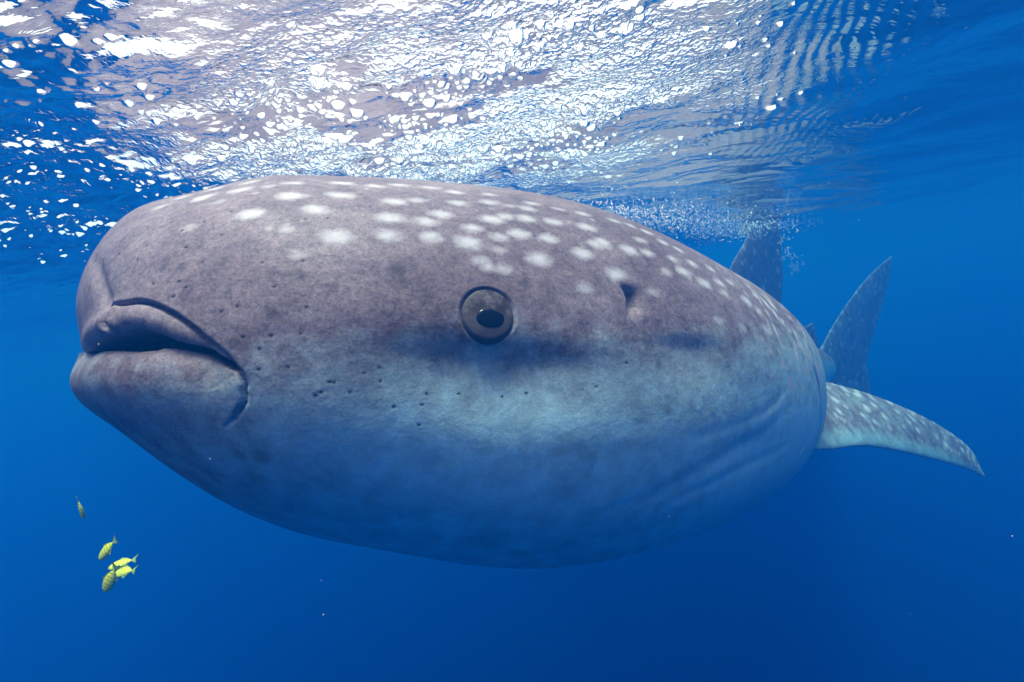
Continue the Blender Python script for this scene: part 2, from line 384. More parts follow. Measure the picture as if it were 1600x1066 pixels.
def hermite(xk, yk, x):
    h = np.diff(xk)
    d = np.diff(yk)/h
    m = np.zeros(len(xk))
    m[0], m[-1] = d[0], d[-1]
    m[1:-1] = (d[:-1]*h[1:]+d[1:]*h[:-1])/(h[1:]+h[:-1])
    i = np.clip(np.searchsorted(xk, x)-1, 0, len(h)-1)
    t = (x-xk[i])/h[i]
    return ((1+2*t)*(1-t)**2*yk[i]+t*(1-t)**2*h[i]*m[i]+t*t*(3-2*t)*yk[i+1]+t*t*(t-1)*h[i]*m[i+1])

def blunt(s, s0, p):
    q = np.clip(1-s/s0, 0, 1)
    return np.maximum(1-q**p, 0)**(1/p)

def frame(s):
    ss = np.linspace(0, 6, 1201)
    yaw = np.radians(PAR['yaw0']+(PAR['yaw1']-PAR['yaw0'])*sstep(.3, 1.5, ss)+(PAR['yaw2']-PAR['yaw1'])*sstep(1.6, 3.4, ss))
    sl = np.radians(PAR['slope0']+(PAR['slope1']-PAR['slope0'])*sstep(.3, 2.0, ss))
    T = np.stack([np.cos(yaw)*np.cos(sl), np.sin(yaw)*np.cos(sl), np.sin(sl)], -1)
    C = np.concatenate([[np.zeros(3)], np.cumsum((T[1:]+T[:-1])/2*ss[1], 0)])+PAR['M']
    f = lambda A: np.stack([np.interp(s, ss, A[:, k]) for k in range(3)], -1)
    c, t = f(C), f(T)
    t = t/np.linalg.norm(t, axis=-1, keepdims=True)
    n = np.cross(t, [0, 0, 1.0])
    n = n/np.linalg.norm(n, axis=-1, keepdims=True)
    return c, t, n, np.cross(n, t)

def surf(s, th):
    s, th = np.asarray(s, float), np.asarray(th, float)
    c, t, n, b = frame(s)
    a = hermite(KS, PAR['A'], s)*blunt(s, .34, 2.6)
    bt = hermite(KS, PAR['BT'], s)*blunt(s, .30, 2.2)
    bb = hermite(KS, PAR['BB'], s)*blunt(s, .42, 2.0)
    cl = np.sqrt(np.maximum(1-np.clip((s-3.35)/.4505, 0, 1)**2, 1e-4))        # the tail stock runs out inside the caudal fin
    a, bt, bb = a*cl, bt*cl, bb*cl
    co, si = np.cos(th), np.sin(th)
    e = 2/2.25
    x = a*np.sign(co)*np.abs(co)**e
    y = np.where(si > 0, bt, bb)*np.sign(si)*np.abs(si)**e
    return c+n*x[..., None]+b*y[..., None]

# sample stations at even arc length along the flank, finer on the head
sd = np.concatenate([.3*np.linspace(0, 1, 4000)**3, np.linspace(.3001, 3.80, 6000)])
pd = surf(sd, np.zeros(len(sd))+0.15)
al = np.concatenate([[0], np.cumsum(np.linalg.norm(np.diff(pd, axis=0), axis=1))])
s_of = lambda a: np.interp(a, al, sd)
a1, a2 = np.interp([.72, 1.45], sd, al)
S1 = s_of(np.concatenate([np.arange(0, a1, .0022), np.arange(a1, a2, .0034), np.linspace(a2, al[-1], 70)]))
TH1 = np.concatenate([np.arange(-.80, .62, .0036), np.arange(.62, 1.75, .0070), np.linspace(1.75, 2*math.pi-.80, 150)[:-1]])
S, TH = np.meshgrid(S1, TH1, indexing='ij')
BX = surf(S, TH)
du = np.gradient(BX, axis=0)
dv = (np.roll(BX, -1, 1)-np.roll(BX, 1, 1))
NR = np.cross(du, dv)
NR[0] = NR[1]
NR /= np.linalg.norm(NR, axis=-1, keepdims=True)+1e-12
c_mid = frame(S[:, 0])[0]
if ((NR[300]*(BX[300]-c_mid[300])).sum(-1)).mean() < 0:
    NR = -NR
NR[:3] = -frame(np.array([0.0]))[1]
DISP = np.zeros(S.shape)
MARK = np.zeros(S.shape+(3,))        # white spots, dark marks, pale belly with blue upwelling light painted in

def poly_dist(pts3, region):
    """distance, side (+ = left of travel seen from outside) and position along the line for the masked vertices"""
    V, N = BX[region], NR[region]
    best = np.full(len(V), 1e9)
    side = np.zeros(len(V))
    par = np.zeros(len(V))
    for k in range(len(pts3)-1):
        a, e = pts3[k], pts3[k+1]-pts3[k]
        L2 = e@e+1e-14
        t = np.clip(((V-a)@e)/L2, 0, 1)
        q = V-a-t[:, None]*e
        d = np.linalg.norm(q, axis=1)
        u = d < best
        best[u] = d[u]
        side[u] = np.einsum('ij,ij->i', np.cross(N[u], e), V[u]-a)
        par[u] = k+t[u]
    return best, np.sign(side), par/(len(pts3)-1)

def region_of(pts3, pad):
    lo, hi = pts3.min(0)-pad, pts3.max(0)+pad
    return np.all((BX > lo) & (BX < hi), -1)

def local(c_s, c_th, pad):
    """tangent coordinates (along the body, up the flank) about a surface point"""
    c = surf(np.array([c_s]), np.array([c_th]))[0]
    e = surf(np.array([c_s+.01]), np.array([c_th]))[0]-c
    e /= np.linalg.norm(e)
    w = surf(np.array([c_s]), np.array([c_th+.01]))[0]-c
    w -= e*(w@e)
    w /= np.linalg.norm(w)
    i0, i1 = np.searchsorted(S1, (c_s-pad*1.3-.06, c_s+pad*1.3+.06))
    ii, jj = np.nonzero(np.all(np.abs(BX[i0:i1]-c) < pad, -1))
    rg = (ii+i0, jj)
    q = BX[rg]-c
    return rg, q@e, q@w, np.linalg.norm(q, axis=1), c, e, w

def mirror(pl):
    return [(s, math.pi-t) for s, t in pl]

# mouth slit, one line right round the snout, with a rolled lower lip
ml = FEAT['mouth_line']
ml = [(.004, -math.pi/2+.02)]+list(ml)
wd = [.0015]+list(FEAT['mouth_width'])
full = [(s, -math.pi-t_) for s, t_ in ml[::-1]]+ml
P3 = surf(*np.array(full).T)
rg = region_of(P3, .13)
d, sd_, u = poly_dist(P3, rg)
k_in = np.abs(2*u-1)                                   # 0 at the middle of the mouth, 1 at the corners
wid = np.interp(k_in, np.linspace(0, 1, len(wd)*1), wd)
slit = 1-sstep(wid*.7, wid*1.15+.0020, d)
dd = -.045*slit*sstep(1.0, .93, k_in)
edge = np.maximum(d-wid, 0)
cn1 = np.linalg.norm(BX[rg]-P3[-1], axis=1)
cn2 = np.linalg.norm(BX[rg]-P3[0], axis=1)
ctr = np.linalg.norm(BX[rg]-P3[len(P3)//2], axis=1)
fwd_ = -frame(np.array([.1]))[1][0]
ahead = np.minimum((BX[rg]-P3[-1])@fwd_, (BX[rg]-P3[0])@fwd_)
far_c = sstep(.0, .15, ahead)
fade = sstep(-.004, .03, ahead)
low = .009*np.exp(-((edge-.050)/.045)**2)*sstep(.05, .18, ctr)*far_c-.015*np.exp(-edge/.017)*fade-.018*np.exp(-(edge/.024)**2)*sstep(.36, .18, ctr)
upr = .006*np.exp(-((edge-.018)/.014)**2)*sstep(.20, .34, ctr)*far_c-.008*np.exp(-edge/.005)*fade-.023*np.exp(-(edge/.06)**2)*sstep(.36, .18, ctr)
DISP[rg] += dd+np.where(sd_ < 0, low, upr)
MARK[..., 1][rg] = np.maximum(MARK[..., 1][rg], .92*slit)

for flip in (False, True):
    g = (lambda pl: mirror(pl)) if flip else (lambda pl: pl)
    sg = -1.0 if flip else 1.0
    # upper lip crease
    P3 = surf(*np.array(g(FEAT['lip_crease'])).T)
    rg = region_of(P3, .09)
    d, sd_, u = poly_dist(P3, rg)
    sd_ = sd_*sg
    tap = sstep(0, .04, u)*(1-sstep(.86, 1.0, u)*.8)
    dd = -.0075*np.exp(-(d/.0024)**2)*tap
    dd += np.where(sd_ < 0, (-.0055+.0070*sstep(.50, .75, u))*np.exp(-d/.014)*tap*sstep(0, .3, u), (.0012-.0022*sstep(.50, .75, u))*np.exp(-(d/.018)**2)*tap)
    DISP[rg] += dd
    # nasal flap and the groove running up from it
    P3 = surf(*np.array(g(FEAT['nostril'])).T)
    rg = region_of(P3, .05)
    d, sd_, u = poly_dist(P3, rg)
    sd_ = sd_*sg
    tap = sstep(0, .08, u)*sstep(1.0, .80, u)
    DISP[rg] += tap*(-.0060*np.exp(-(d/.0030)**2)+.0022*np.exp(-((d-.009)/.006)**2))
    P3 = surf(*np.array(g(FEAT['snout_ridge'])).T)
    rg = region_of(P3, .07)
    d, sd_, u = poly_dist(P3, rg)
    DISP[rg] += -.006*np.exp(-(d/.011)**2)*sstep(0, .5, u)
    # hollows of the cheek
    for (cs, ct), ra, rb, dp in FEAT['hollow']:
        rg, x, y, r, *_ = local(cs, math.pi-ct if flip else ct, .45)
        DISP[rg] += -dp*np.exp(-(x/ra)**2-(np.where(y > 0, y/(rb*.9), y/(rb*2.3)))**2)
    # ridge where the belly turns under
    P3 = surf(*np.array(g(FEAT['ridge'])).T)
    rg = region_of(P3, .12)
    d, sd_, u = poly_dist(P3, rg)
    sd_ = sd_*sg
    DISP[rg] += .0012*np.exp(-(d/np.where(sd_ > 0, .045, .030))**2)*sstep(0, .15, u)*sstep(1, .85, u)
    # gill slits and folds of the throat
    for k, pl in enumerate(FEAT['gill']):
        P3 = surf(*np.array(g(pl)).T)
        rg = region_of(P3, .06)
        d, sd_, u = poly_dist(P3, rg)
        wd, dp = ((.006, .009), (.005, .004), (.014, .0018), (.012, .0015), (.014, .0013), (.010, .0012))[k]
        DISP[rg] += -dp*np.exp(-(d/wd)**2)*sstep(0, .25, u)*sstep(1, .75, u)
    # spiracle: sharp front lip, shallow run-out behind
    cs, ct = FEAT['spiracle']
    rg, x, y, r, *_ = local(cs, math.pi-ct if flip else ct, .08)
    DISP[rg] += -.019*np.exp(-np.abs(y/.0185)**3)*sstep(-.006, .003, x+.0012*(y/.01)**2)*np.exp(-(np.maximum(x, 0)/.021)**2)
    # eye socket ring
    cs, ct = FEAT['eye']
    rg, x, y, r, *_ = local(cs, math.pi-ct if flip else ct, .10)
    re = np.hypot(x/.97, y/.985)
    DISP[rg] += -.0040*(1-sstep(.0345, .0372, re))
    # colour marks
    for k, (cs, ct, w) in enumerate(FEAT['spots']):
        rg, x, y, r, *_ = local(cs, math.pi-ct if flip else ct, .045)
        R_ = .0162*(.60+.40*w)
        r = np.hypot(x/1.30, y/.85)
        MARK[..., 0][rg] = np.maximum(MARK[..., 0][rg], min(1, .32+.68*w)*np.exp(-1.1*(r/R_)**2))
    for cs, ct in FEAT['pores']:
        rg, x, y, r, *_ = local(cs, math.pi-ct if flip else ct, .012)
        MARK[..., 1][rg] = np.maximum(MARK[..., 1][rg], sstep(.0027, .0010, r))
        DISP[rg] += -.0006*np.exp(-(r/.0020)**2)
    for cs, ct, w in FEAT['smudges']:
        rg, x, y, r, *_ = local(cs, math.pi-ct if flip else ct, .03)
        MARK[..., 1][rg] = np.maximum(MARK[..., 1][rg], .38*w*sstep(.0125*w, .003, r))
for k in range(150):
    ss_, tt_ = rng.uniform(.22, 1.2), rng.uniform(.42, 2.7)
    rg, x, y, r, *_ = local(ss_, tt_, .03)
    R_ = rng.uniform(.004, .010)
    MARK[..., 0][rg] = np.maximum(MARK[..., 0][rg], rng.uniform(.35, .7)*np.exp(-1.1*(r/R_)**2))
for k in range(170):
    ss_, tt_ = rng.uniform(.82, 1.38), rng.uniform(-.12, .62)
    rg, x, y, r, *_ = local(ss_, tt_, .03)
    R_ = rng.uniform(.007, .014)
    MARK[..., 0][rg] = np.maximum(MARK[..., 0][rg], rng.uniform(.6, 1.05)*np.exp(-1.1*(np.hypot(x, y*.6)/R_)**2)*sstep(.76, .98, ss_))
# rows of spots down the back and flanks of the trunk
for s_ in np.arange(.86, 4.2, .085):
    for t_ in np.arange(.30, 2.85, .17):
        ss_, tt_ = s_+rng.normal(0, .022), t_+rng.normal(0, .04)
        if s_ < 1.25 and t_ < .55:
            continue
        rg, x, y, r, *_ = local(ss_, tt_, .04)
        R_ = rng.uniform(.011, .019)
        MARK[..., 0][rg] = np.maximum(MARK[..., 0][rg], rng.uniform(.5, .95)*np.exp(-1.3*(r/R_)**2))
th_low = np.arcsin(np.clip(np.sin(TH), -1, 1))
t_e = .33+.08*sstep(.34, .50, S)+.19*sstep(.70, 1.15, S)  # pale edge raised over the cheek hollow to paint in blue light from below
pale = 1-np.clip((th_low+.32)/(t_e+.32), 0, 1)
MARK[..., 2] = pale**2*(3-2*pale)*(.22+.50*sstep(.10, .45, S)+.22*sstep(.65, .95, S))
BODY = BX+NR*DISP[..., None]
ns, nth = S.shape
Vall = [BODY.reshape(-1, 3)]
Mall = [MARK.reshape(-1, 3)]
Fall = [grid_quads(ns, nth, wrap=True)]
count = ns*nth

def resample(pts, n):
    pts = np.array(pts, float)
    t = np.arange(len(pts), dtype=float)
    tt = np.linspace(0, len(pts)-1, n)
    return np.stack([hermite(t, pts[:, k], tt) for k in range(3)], -1)

def fin(lead, trail, thick, seed, dens, pale_side=None, n_span=140, n_chord=90, spot_r=.014, camber=0.0, wave=0.0, dark=0.0, tint=0.0):
    """a lofted fin with a rounded leading edge and a thin trailing edge, appended to the body mesh"""
    global count
    r = np.random.default_rng(seed)
    A, B_ = resample(lead, n_span), resample(trail, n_span)
    w = (1-np.cos(np.linspace(0, math.pi, n_chord)))/2
    mid = A[:, None]+(B_-A)[:, None]*w[None, :, None]
    nn = np.cross(np.gradient(mid, axis=0), np.gradient(mid, axis=1))
    nn /= np.linalg.norm(nn, axis=-1, keepdims=True)+1e-12
    nn[-1] = nn[-2]
    if nn[..., 2].mean() < 0 and pale_side:
        nn = -nn
    prof = 2.6*(np.sqrt(w+1e-9)*.30-.126*w-.35*w**2+.28*w**3-.10*w**4)*2
    prof = np.maximum(prof, 0)
    span = np.linspace(0, 1, n_span)
    tk = thick*(1-span**1.5*.8)
    mid = mid+nn*(camber*np.sin(math.pi*w)[None, :, None]*(1-span)[:, None, None]*1.0)
    if wave:
        mid = mid+nn*(wave*np.sin(span*17)[:, None]*(w**2)[None])[..., None]
    up = mid+nn*(tk[:, None]*prof[None])[..., None]
    dn = mid-nn*(tk[:, None]*prof[None])[..., None]
    ring = np.concatenate([up, dn[:, -2:0:-1]], 1)
    mk = np.zeros(ring.shape[:2]+(3,))
    mk[..., 1] = dark
    mk[..., 2] = tint
    ni = max(3, int(round(math.sqrt(dens*2.2))))
    nj = max(2, int(round(dens/ni)))
    for k in range(ni*nj):
        i = int(np.clip((k//nj+.5+r.normal(0, .28))/ni*n_span, 2, n_span-3))
        j = int(np.clip((k % nj+.5+r.normal(0, .28))/nj*n_chord, 3, n_chord-4))
        for src in (0, 1):
            if src == 1 and pale_side:
                continue
            c = (up if src == 0 else dn)[i, j]
            rr = spot_r*r.uniform(.55, 1.15)
            i0, i1 = max(0, i-40), min(n_span, i+40)
            d = np.linalg.norm(ring[i0:i1]-c, axis=-1)
            sp = r.uniform(.75, 1.1)*np.exp(-1.2*(d/rr)**2)
            if src == 0:
                sp[:, n_chord:] = 0
            else:
                sp[:, :n_chord] = 0
            mk[i0:i1, :, 0] = np.maximum(mk[i0:i1, :, 0], sp)
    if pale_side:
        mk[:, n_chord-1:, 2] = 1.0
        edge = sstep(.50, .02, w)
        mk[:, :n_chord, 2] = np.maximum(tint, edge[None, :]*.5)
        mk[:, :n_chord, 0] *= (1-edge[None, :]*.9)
    q = grid_quads(n_span, ring.shape[1], wrap=True)
    Vall.append(ring.reshape(-1, 3))
    Mall.append(mk.reshape(-1, 3))
    Fall.append(q+count)
    count += ring.shape[0]*ring.shape[1]
    # cap the tip with a fan of quads collapsed on the mid line
    m_ = ring.shape[1]
    base = count-m_
    cap = [(base+k, base+k+1, base+m_-k-2, base+m_-k-1) for k in range(0, m_//2-1)]
    Fall.append(np.array(cap))

fin(FEAT['pec_lead'], FEAT['pec_trail'], .030, 3, 130, pale_side=True, spot_r=.020, n_span=260, n_chord=120, camber=.012, tint=.20)
fin(FEAT['caudal_lead'], FEAT['caudal_trail'], .030, 5, 90, spot_r=.024, dark=.10, tint=.20)
fin(FEAT['caudal_low_lead'], FEAT['caudal_low_trail'], .030, 6, 30, spot_r=.019, dark=.12, tint=.25)
fin(FEAT['dorsal_lead'], FEAT['dorsal_trail'], .040, 8, 30, spot_r=.026, dark=.30, tint=.15)
fin(FEAT['dorsal2_lead'], FEAT['dorsal2_trail'], .018, 9, 20, spot_r=.014, dark=.3)
# the far pectoral fin: mirror image of the near one across the body's mid plane
c0, t0, n0_, b0 = [a[0] for a in frame(np.array([1.25]))]
def reflect(P):
    P = np.array(P)
    return P-2*np.outer((P-c0)@n0_, n0_)
fin(reflect(FEAT['pec_lead']), reflect(FEAT['pec_trail']), .030, 4, 80, pale_side=True, spot_r=.018)

Vb = np.concatenate(Vall)
Mb = np.concatenate(Mall)
Fb = np.concatenate([f for f in Fall if len(f)])
root_loc = np.array([PAR['M'][0], PAR['M'][1], PAR['M'][2]])
body_me = mesh_from('body', Vb-root_loc, Fb, marks=Mb)

# skin
mt_skin, nt = material('shark_skin')
out = node(nt, 'ShaderNodeOutputMaterial')
pb = node(nt, 'ShaderNodeBsdfPrincipled', i_Roughness=0.55)
pb.inputs['Specular IOR Level'].default_value = 0.15
nt.links.new(pb.outputs[0], out.inputs['Surface'])
tc = node(nt, 'ShaderNodeTexCoord')
at = node(nt, 'ShaderNodeAttribute', attribute_name='marks')
sep = node(nt, 'ShaderNodeSeparateColor')
nt.links.new(at.outputs['Color'], sep.inputs[0])
def noise(scale, detail, rough=.55, dist=0.0):
    n = node(nt, 'ShaderNodeTexNoise', i_Scale=scale, i_Detail=detail, i_Roughness=rough, i_Distortion=dist)
    nt.links.new(tc.outputs['Object'], n.inputs['Vector'])
    return n.outputs[0]
big, mid_, fine_ = noise(5, 5), noise(26, 6, .62), noise(330, 3, .7)
base = ramp(nt, big, [(.32, (.170, .112, .124)), (.50, (.212, .146, .160)), (.70, (.258, .185, .198))]).outputs[0]
mot = ramp(nt, mid_, [(.30, (.66, .66, .70)), (.50, (.98, .98, .98)), (.66, (1.16, 1.16, 1.14))]).outputs[0]
base = mixc(nt, 1.0, base, mot, 'MULTIPLY')
frk = ramp(nt, noise(95, 4, .6), [(.36, (.72, .72, .74)), (.50, (1, 1, 1)), (.68, (1.12, 1.12, 1.12))]).outputs[0]
base = mixc(nt, .8, base, frk, 'MULTIPLY')
# skin teeth: fine grain, coarser on the back than on the belly
gr = ramp(nt, fine_, [(.34, (.72, .72, .72)), (.64, (1.24, 1.24, 1.24))]).outputs[0]
gr2 = ramp(nt, noise(170, 3, .6), [(.34, (.84, .84, .85)), (.64, (1.13, 1.13, 1.12))]).outputs[0]
base = mixc(nt, 1.0, base, gr, 'MULTIPLY')
base = mixc(nt, 1.0, base, gr2, 'MULTIPLY')
belly_upwell_m = ramp(nt, mathn(nt, 'ADD', sep.outputs[2], mathn(nt, 'MULTIPLY', mathn(nt, 'SUBTRACT', mid_, .5), .5)), [(.15, (0, 0, 0)), (.85, (1, 1, 1))]).outputs[0]
belly_upwell = mixc(nt, .30, (.47, .75, .77), mot, 'MULTIPLY')  # pale underside skin, shifted to teal so its colour carries upwelling blue light
belly_upwell = mixc(nt, .35, belly_upwell, gr, 'MULTIPLY')
base = mixc(nt, belly_upwell_m, base, belly_upwell)
spot_n = noise(75, 7, .68)
spot_m = ramp(nt, mathn(nt, 'ADD', sep.outputs[0], mathn(nt, 'MULTIPLY', mathn(nt, 'SUBTRACT', spot_n, .5), 1.05)), [(.27, (0, 0, 0)), (.95, (1, 1, 1))]).outputs[0]
base = mixc(nt, spot_m, base, (.56, .48, .48))
dark_m = mathn(nt, 'MULTIPLY', sep.outputs[1], 1.0, clamp=True)
base = mixc(nt, dark_m, base, (.018, .016, .020))
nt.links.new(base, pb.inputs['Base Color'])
b1 = node(nt, 'ShaderNodeBump', i_Strength=0.10, i_Distance=0.003)
nt.links.new(fine_, b1.inputs['Height'])
b2 = node(nt, 'ShaderNodeBump', i_Strength=0.30, i_Distance=0.006)
nt.links.new(noise(45, 5, .6), b2.inputs['Height'])
nt.links.new(b1.outputs[0], b2.inputs['Normal'])
nt.links.new(b2.outputs[0], pb.inputs['Normal'])

shark = bpy.data.objects.new('whale_shark', None)
COL.objects.link(shark)
shark.location = root_loc
tag(shark, 'huge grey whale shark with white spots swimming just below the sea surface', 'whale shark')
link('body', body_me, mt_skin, shark)

# eyes
mt_eye, nt = material('eye_skin')
out = node(nt, 'ShaderNodeOutputMaterial')
pb = node(nt, 'ShaderNodeBsdfPrincipled', i_Roughness=0.45)
pb.inputs['Specular IOR Level'].default_value = 0.12
nt.links.new(pb.outputs[0], out.inputs['Surface'])
tc = node(nt, 'ShaderNodeTexCoord')
n1 = node(nt, 'ShaderNodeTexNoise', i_Scale=70.0, i_Detail=6.0, i_Roughness=.7)
nt.links.new(tc.outputs['Object'], n1.inputs['Vector'])
c1 = ramp(nt, n1.outputs[0], [(.35, (.024, .017, .017)), (.50, (.062, .046, .046)), (.66, (.16, .125, .125))]).outputs[0]
sx = node(nt, 'ShaderNodeSeparateXYZ')
nt.links.new(tc.outputs['Object'], sx.inputs[0])
iris = ramp(nt, mathn(nt, 'ADD', mathn(nt, 'MULTIPLY', sx.outputs[1], 26.0), .5), [(.30, (0, 0, 0)), (.62, (1, 1, 1))]).outputs[0]
nt.links.new(mixc(nt, iris, mixc(nt, n1.outputs[0], (.035, .026, .028), (.15, .118, .12)), c1), pb.inputs['Base Color'])
mt_pupil, nt = material('pupil_black')
out = node(nt, 'ShaderNodeOutputMaterial')
pb = node(nt, 'ShaderNodeBsdfPrincipled', i_Roughness=0.12)
pb.inputs['Base Color'].default_value = (.006, .006, .008, 1)
pb.inputs['Specular IOR Level'].default_value = 0.3
nt.links.new(pb.outputs[0], out.inputs['Surface'])

def dome(rx, ry, h, rim, n_r=26, n_a=96, shape=None):
    r = np.linspace(0, 1, n_r)
    a = np.linspace(0, 2*math.pi, n_a, endpoint=False)
    Rr, Aa = np.meshgrid(r, a, indexing='ij')
    k = shape(Aa) if shape else 1.0
    z = h*np.sqrt(np.maximum(1-(Rr*.92)**2, 0))-rim*sstep(.86, 1, Rr)
    V = np.stack([Rr*np.cos(Aa)*rx*k, Rr*np.sin(Aa)*ry*k, z], -1).reshape(-1, 3)
    return V, grid_quads(n_r, n_a, wrap=True)

def place_eye(s_, t_, flip):
    c = surf(np.array([s_]), np.array([t_]))[0]
    e = surf(np.array([s_+.01]), np.array([t_]))[0]-c
    e /= np.linalg.norm(e)
    w = surf(np.array([s_]), np.array([t_+.01]))[0]-c
    w -= e*(w@e)
    w /= np.linalg.norm(w)
    if w[2] < 0:
        w = -w
    n = np.cross(e, w)
    side = frame(np.array([s_]))[2][0]*(-1 if flip else 1)
    if n@side < 0:
        e = -e
        n = np.cross(e, w)
    V, Q = dome(.0356, .0362, .0110, .006)
    eo = link('eye', mesh_from('eye', V, Q), mt_eye, shark)
    M_ = Matrix.Identity(4)
    pos = c-n*.0078-root_loc
    for i in range(3):
        M_[i][0], M_[i][1], M_[i][2], M_[i][3] = e[i], w[i], n[i], pos[i]
    eo.matrix_local = M_
    sh = lambda a: 1.0+.10*np.cos(2*a)+.10*np.exp(-((np.mod(a-1.45, 2*math.pi))/.35)**2)
    Vp, Qp = dome(.0160, .0130, .0035, .0015, 18, 64, sh)
    Vp[:, 1] -= .0060
    Vp[:, 0] += .0015
    rr2 = np.clip((Vp[:, 0]/.0356)**2+(Vp[:, 1]/.0362)**2, 0, 1)
    Vp[:, 2] = .0110*np.sqrt(np.maximum(1-.8464*rr2, 0))+.0004+.35*np.maximum(Vp[:, 2], -.001)
    po = link('pupil', mesh_from('pupil', Vp, Qp), mt_pupil, eo)
    return eo
place_eye(*FEAT['eye'], False)
place_eye(FEAT['eye'][0], math.pi-FEAT['eye'][1], True)

# ------------------------------------------------------------------ pilot fish
mt_fish, nt = material('fish_yellow')
out = node(nt, 'ShaderNodeOutputMaterial')
pb = node(nt, 'ShaderNodeBsdfPrincipled', i_Roughness=0.4)
nt.links.new(pb.outputs[0], out.inputs['Surface'])
tc = node(nt, 'ShaderNodeTexCoord')
sx = node(nt, 'ShaderNodeSeparateXYZ')
nt.links.new(tc.outputs['Object'], sx.inputs[0])
nz = node(nt, 'ShaderNodeTexNoise', i_Scale=160.0, i_Detail=3.0)
nt.links.new(tc.outputs['Object'], nz.inputs['Vector'])
ph = mathn(nt, 'ADD', mathn(nt, 'MULTIPLY', sx.outputs[0], 2*math.pi/.0068), mathn(nt, 'MULTIPLY', nz.outputs[0], 2.0))
st = mathn(nt, 'SINE', ph)
bars = ramp(nt, st, [(.55, (0, 0, 0)), (.90, (1, 1, 1))]).outputs[0]
yel = ramp(nt, mathn(nt, 'ADD', mathn(nt, 'MULTIPLY', sx.outputs[2], 40), .5), [(.2, (.88, .74, .08)), (.7, (.95, .72, .008))]).outputs[0]
nt.links.new(mixc(nt, bars, yel, (.34, .36, .02)), pb.inputs['Base Color'])
mt_finy, nt = material('fin_yellow')
out = node(nt, 'ShaderNodeOutputMaterial')
pb = node(nt, 'ShaderNodeBsdfPrincipled', i_Roughness=0.5)
tc = node(nt, 'ShaderNodeTexCoord')
sx = node(nt, 'ShaderNodeSeparateXYZ')
nt.links.new(tc.outputs['Object'], sx.inputs[0])
fm = ramp(nt, mathn(nt, 'MULTIPLY', sx.outputs[0], -25.0), [(.66, (.30, .34, .06)), (.82, (.015, .015, .02))]).outputs[0]
nt.links.new(fm, pb.inputs['Base Color'])
nt.links.new(pb.outputs[0], out.inputs['Surface'])
mt_black, nt = material('fish_eye_black')
out = node(nt, 'ShaderNodeOutputMaterial')
pb = node(nt, 'ShaderNodeBsdfPrincipled', i_Roughness=0.2)
pb.inputs['Base Color'].default_value = (.01, .01, .01, 1)
nt.links.new(pb.outputs[0], out.inputs['Surface'])

def plate(outline, th):
    """thin plate in the xz plane from an outline"""
    o = np.array(outline, float)
    n = len(o)
    V = np.concatenate([np.stack([o[:, 0], np.full(n, th), o[:, 1]], -1), np.stack([o[:, 0], np.full(n, -th), o[:, 1]], -1)])
    me = bpy.data.meshes.new('fin')
    fs = [tuple(range(n)), tuple(range(2*n-1, n-1, -1))]+[(k, n+k, n+(k+1) % n, (k+1) % n) for k in range(n)]
    me.from_pydata(V.tolist(), [], fs)
    return me

fx = np.array([.026, .0245, .021, .015, .006, -.004, -.012, -.018, -.0215])
fh = np.array([.0006, .0042, .0072, .0098, .0112, .0100, .0066, .0030, .0016])
fw = np.array([.0004, .0020, .0033, .0042, .0045, .0038, .0025, .0013, .0008])
tt = np.linspace(0, 8, 33)
k_ = np.arange(9.0)
FX, FH, FW = hermite(k_, fx, tt), hermite(k_, fh, tt), hermite(k_, fw, tt)
aa = np.linspace(0, 2*math.pi, 24, endpoint=False)
bodyV = np.stack([np.repeat(FX[:, None], 24, 1), FW[:, None]*np.cos(aa)[None], FH[:, None]*np.sin(aa)[None]*np.where(np.sin(aa) > 0, 1.0, .92)[None]], -1).reshape(-1, 3)
fish_body = mesh_from('fish_body', bodyV, grid_quads(33, 24, wrap=True))
fish_body.materials.append(mt_fish)
tail_me = plate([(-.020, .0014), (-.025, .0052), (-.031, .0105), (-.0335, .0118), (-.0315, .0072), (-.0285, 0), (-.0315, -.0072), (-.0335, -.0118), (-.031, -.0105), (-.025, -.0052), (-.020, -.0014)], .00025)
tail_me.materials.append(mt_finy)
dors_me = plate([(.010, .0095), (.006, .0125), (.003, .0155), (-.001, .0135), (-.008, .0105), (-.015, .0060), (-.015, .0042), (-.006, .0085), (.004, .0100)], .0003)
dors_me.materials.append(mt_finy)
anal_me = plate([(.001, -.0095), (-.002, -.0125), (-.005, -.0140), (-.008, -.0105), (-.014, -.0058), (-.014, -.0040), (-.006, -.0080)], .0003)
anal_me.materials.append(mt_finy)
pect_me = plate([(.010, -.001), (.004, -.003), (.000, -.0055), (.002, -.0058), (.007, -.0048), (.0105, -.003)], .0003)
pect_me.materials.append(mt_finy)
ev, eq = dome(.0013, .0013, .0007, .0003, 8, 20)
ev = ev[:, [0, 2, 1]]*np.array([1, -1, 1])
eye_me = mesh_from('fish_eye', ev, eq)
eye_me.materials.append(mt_black)

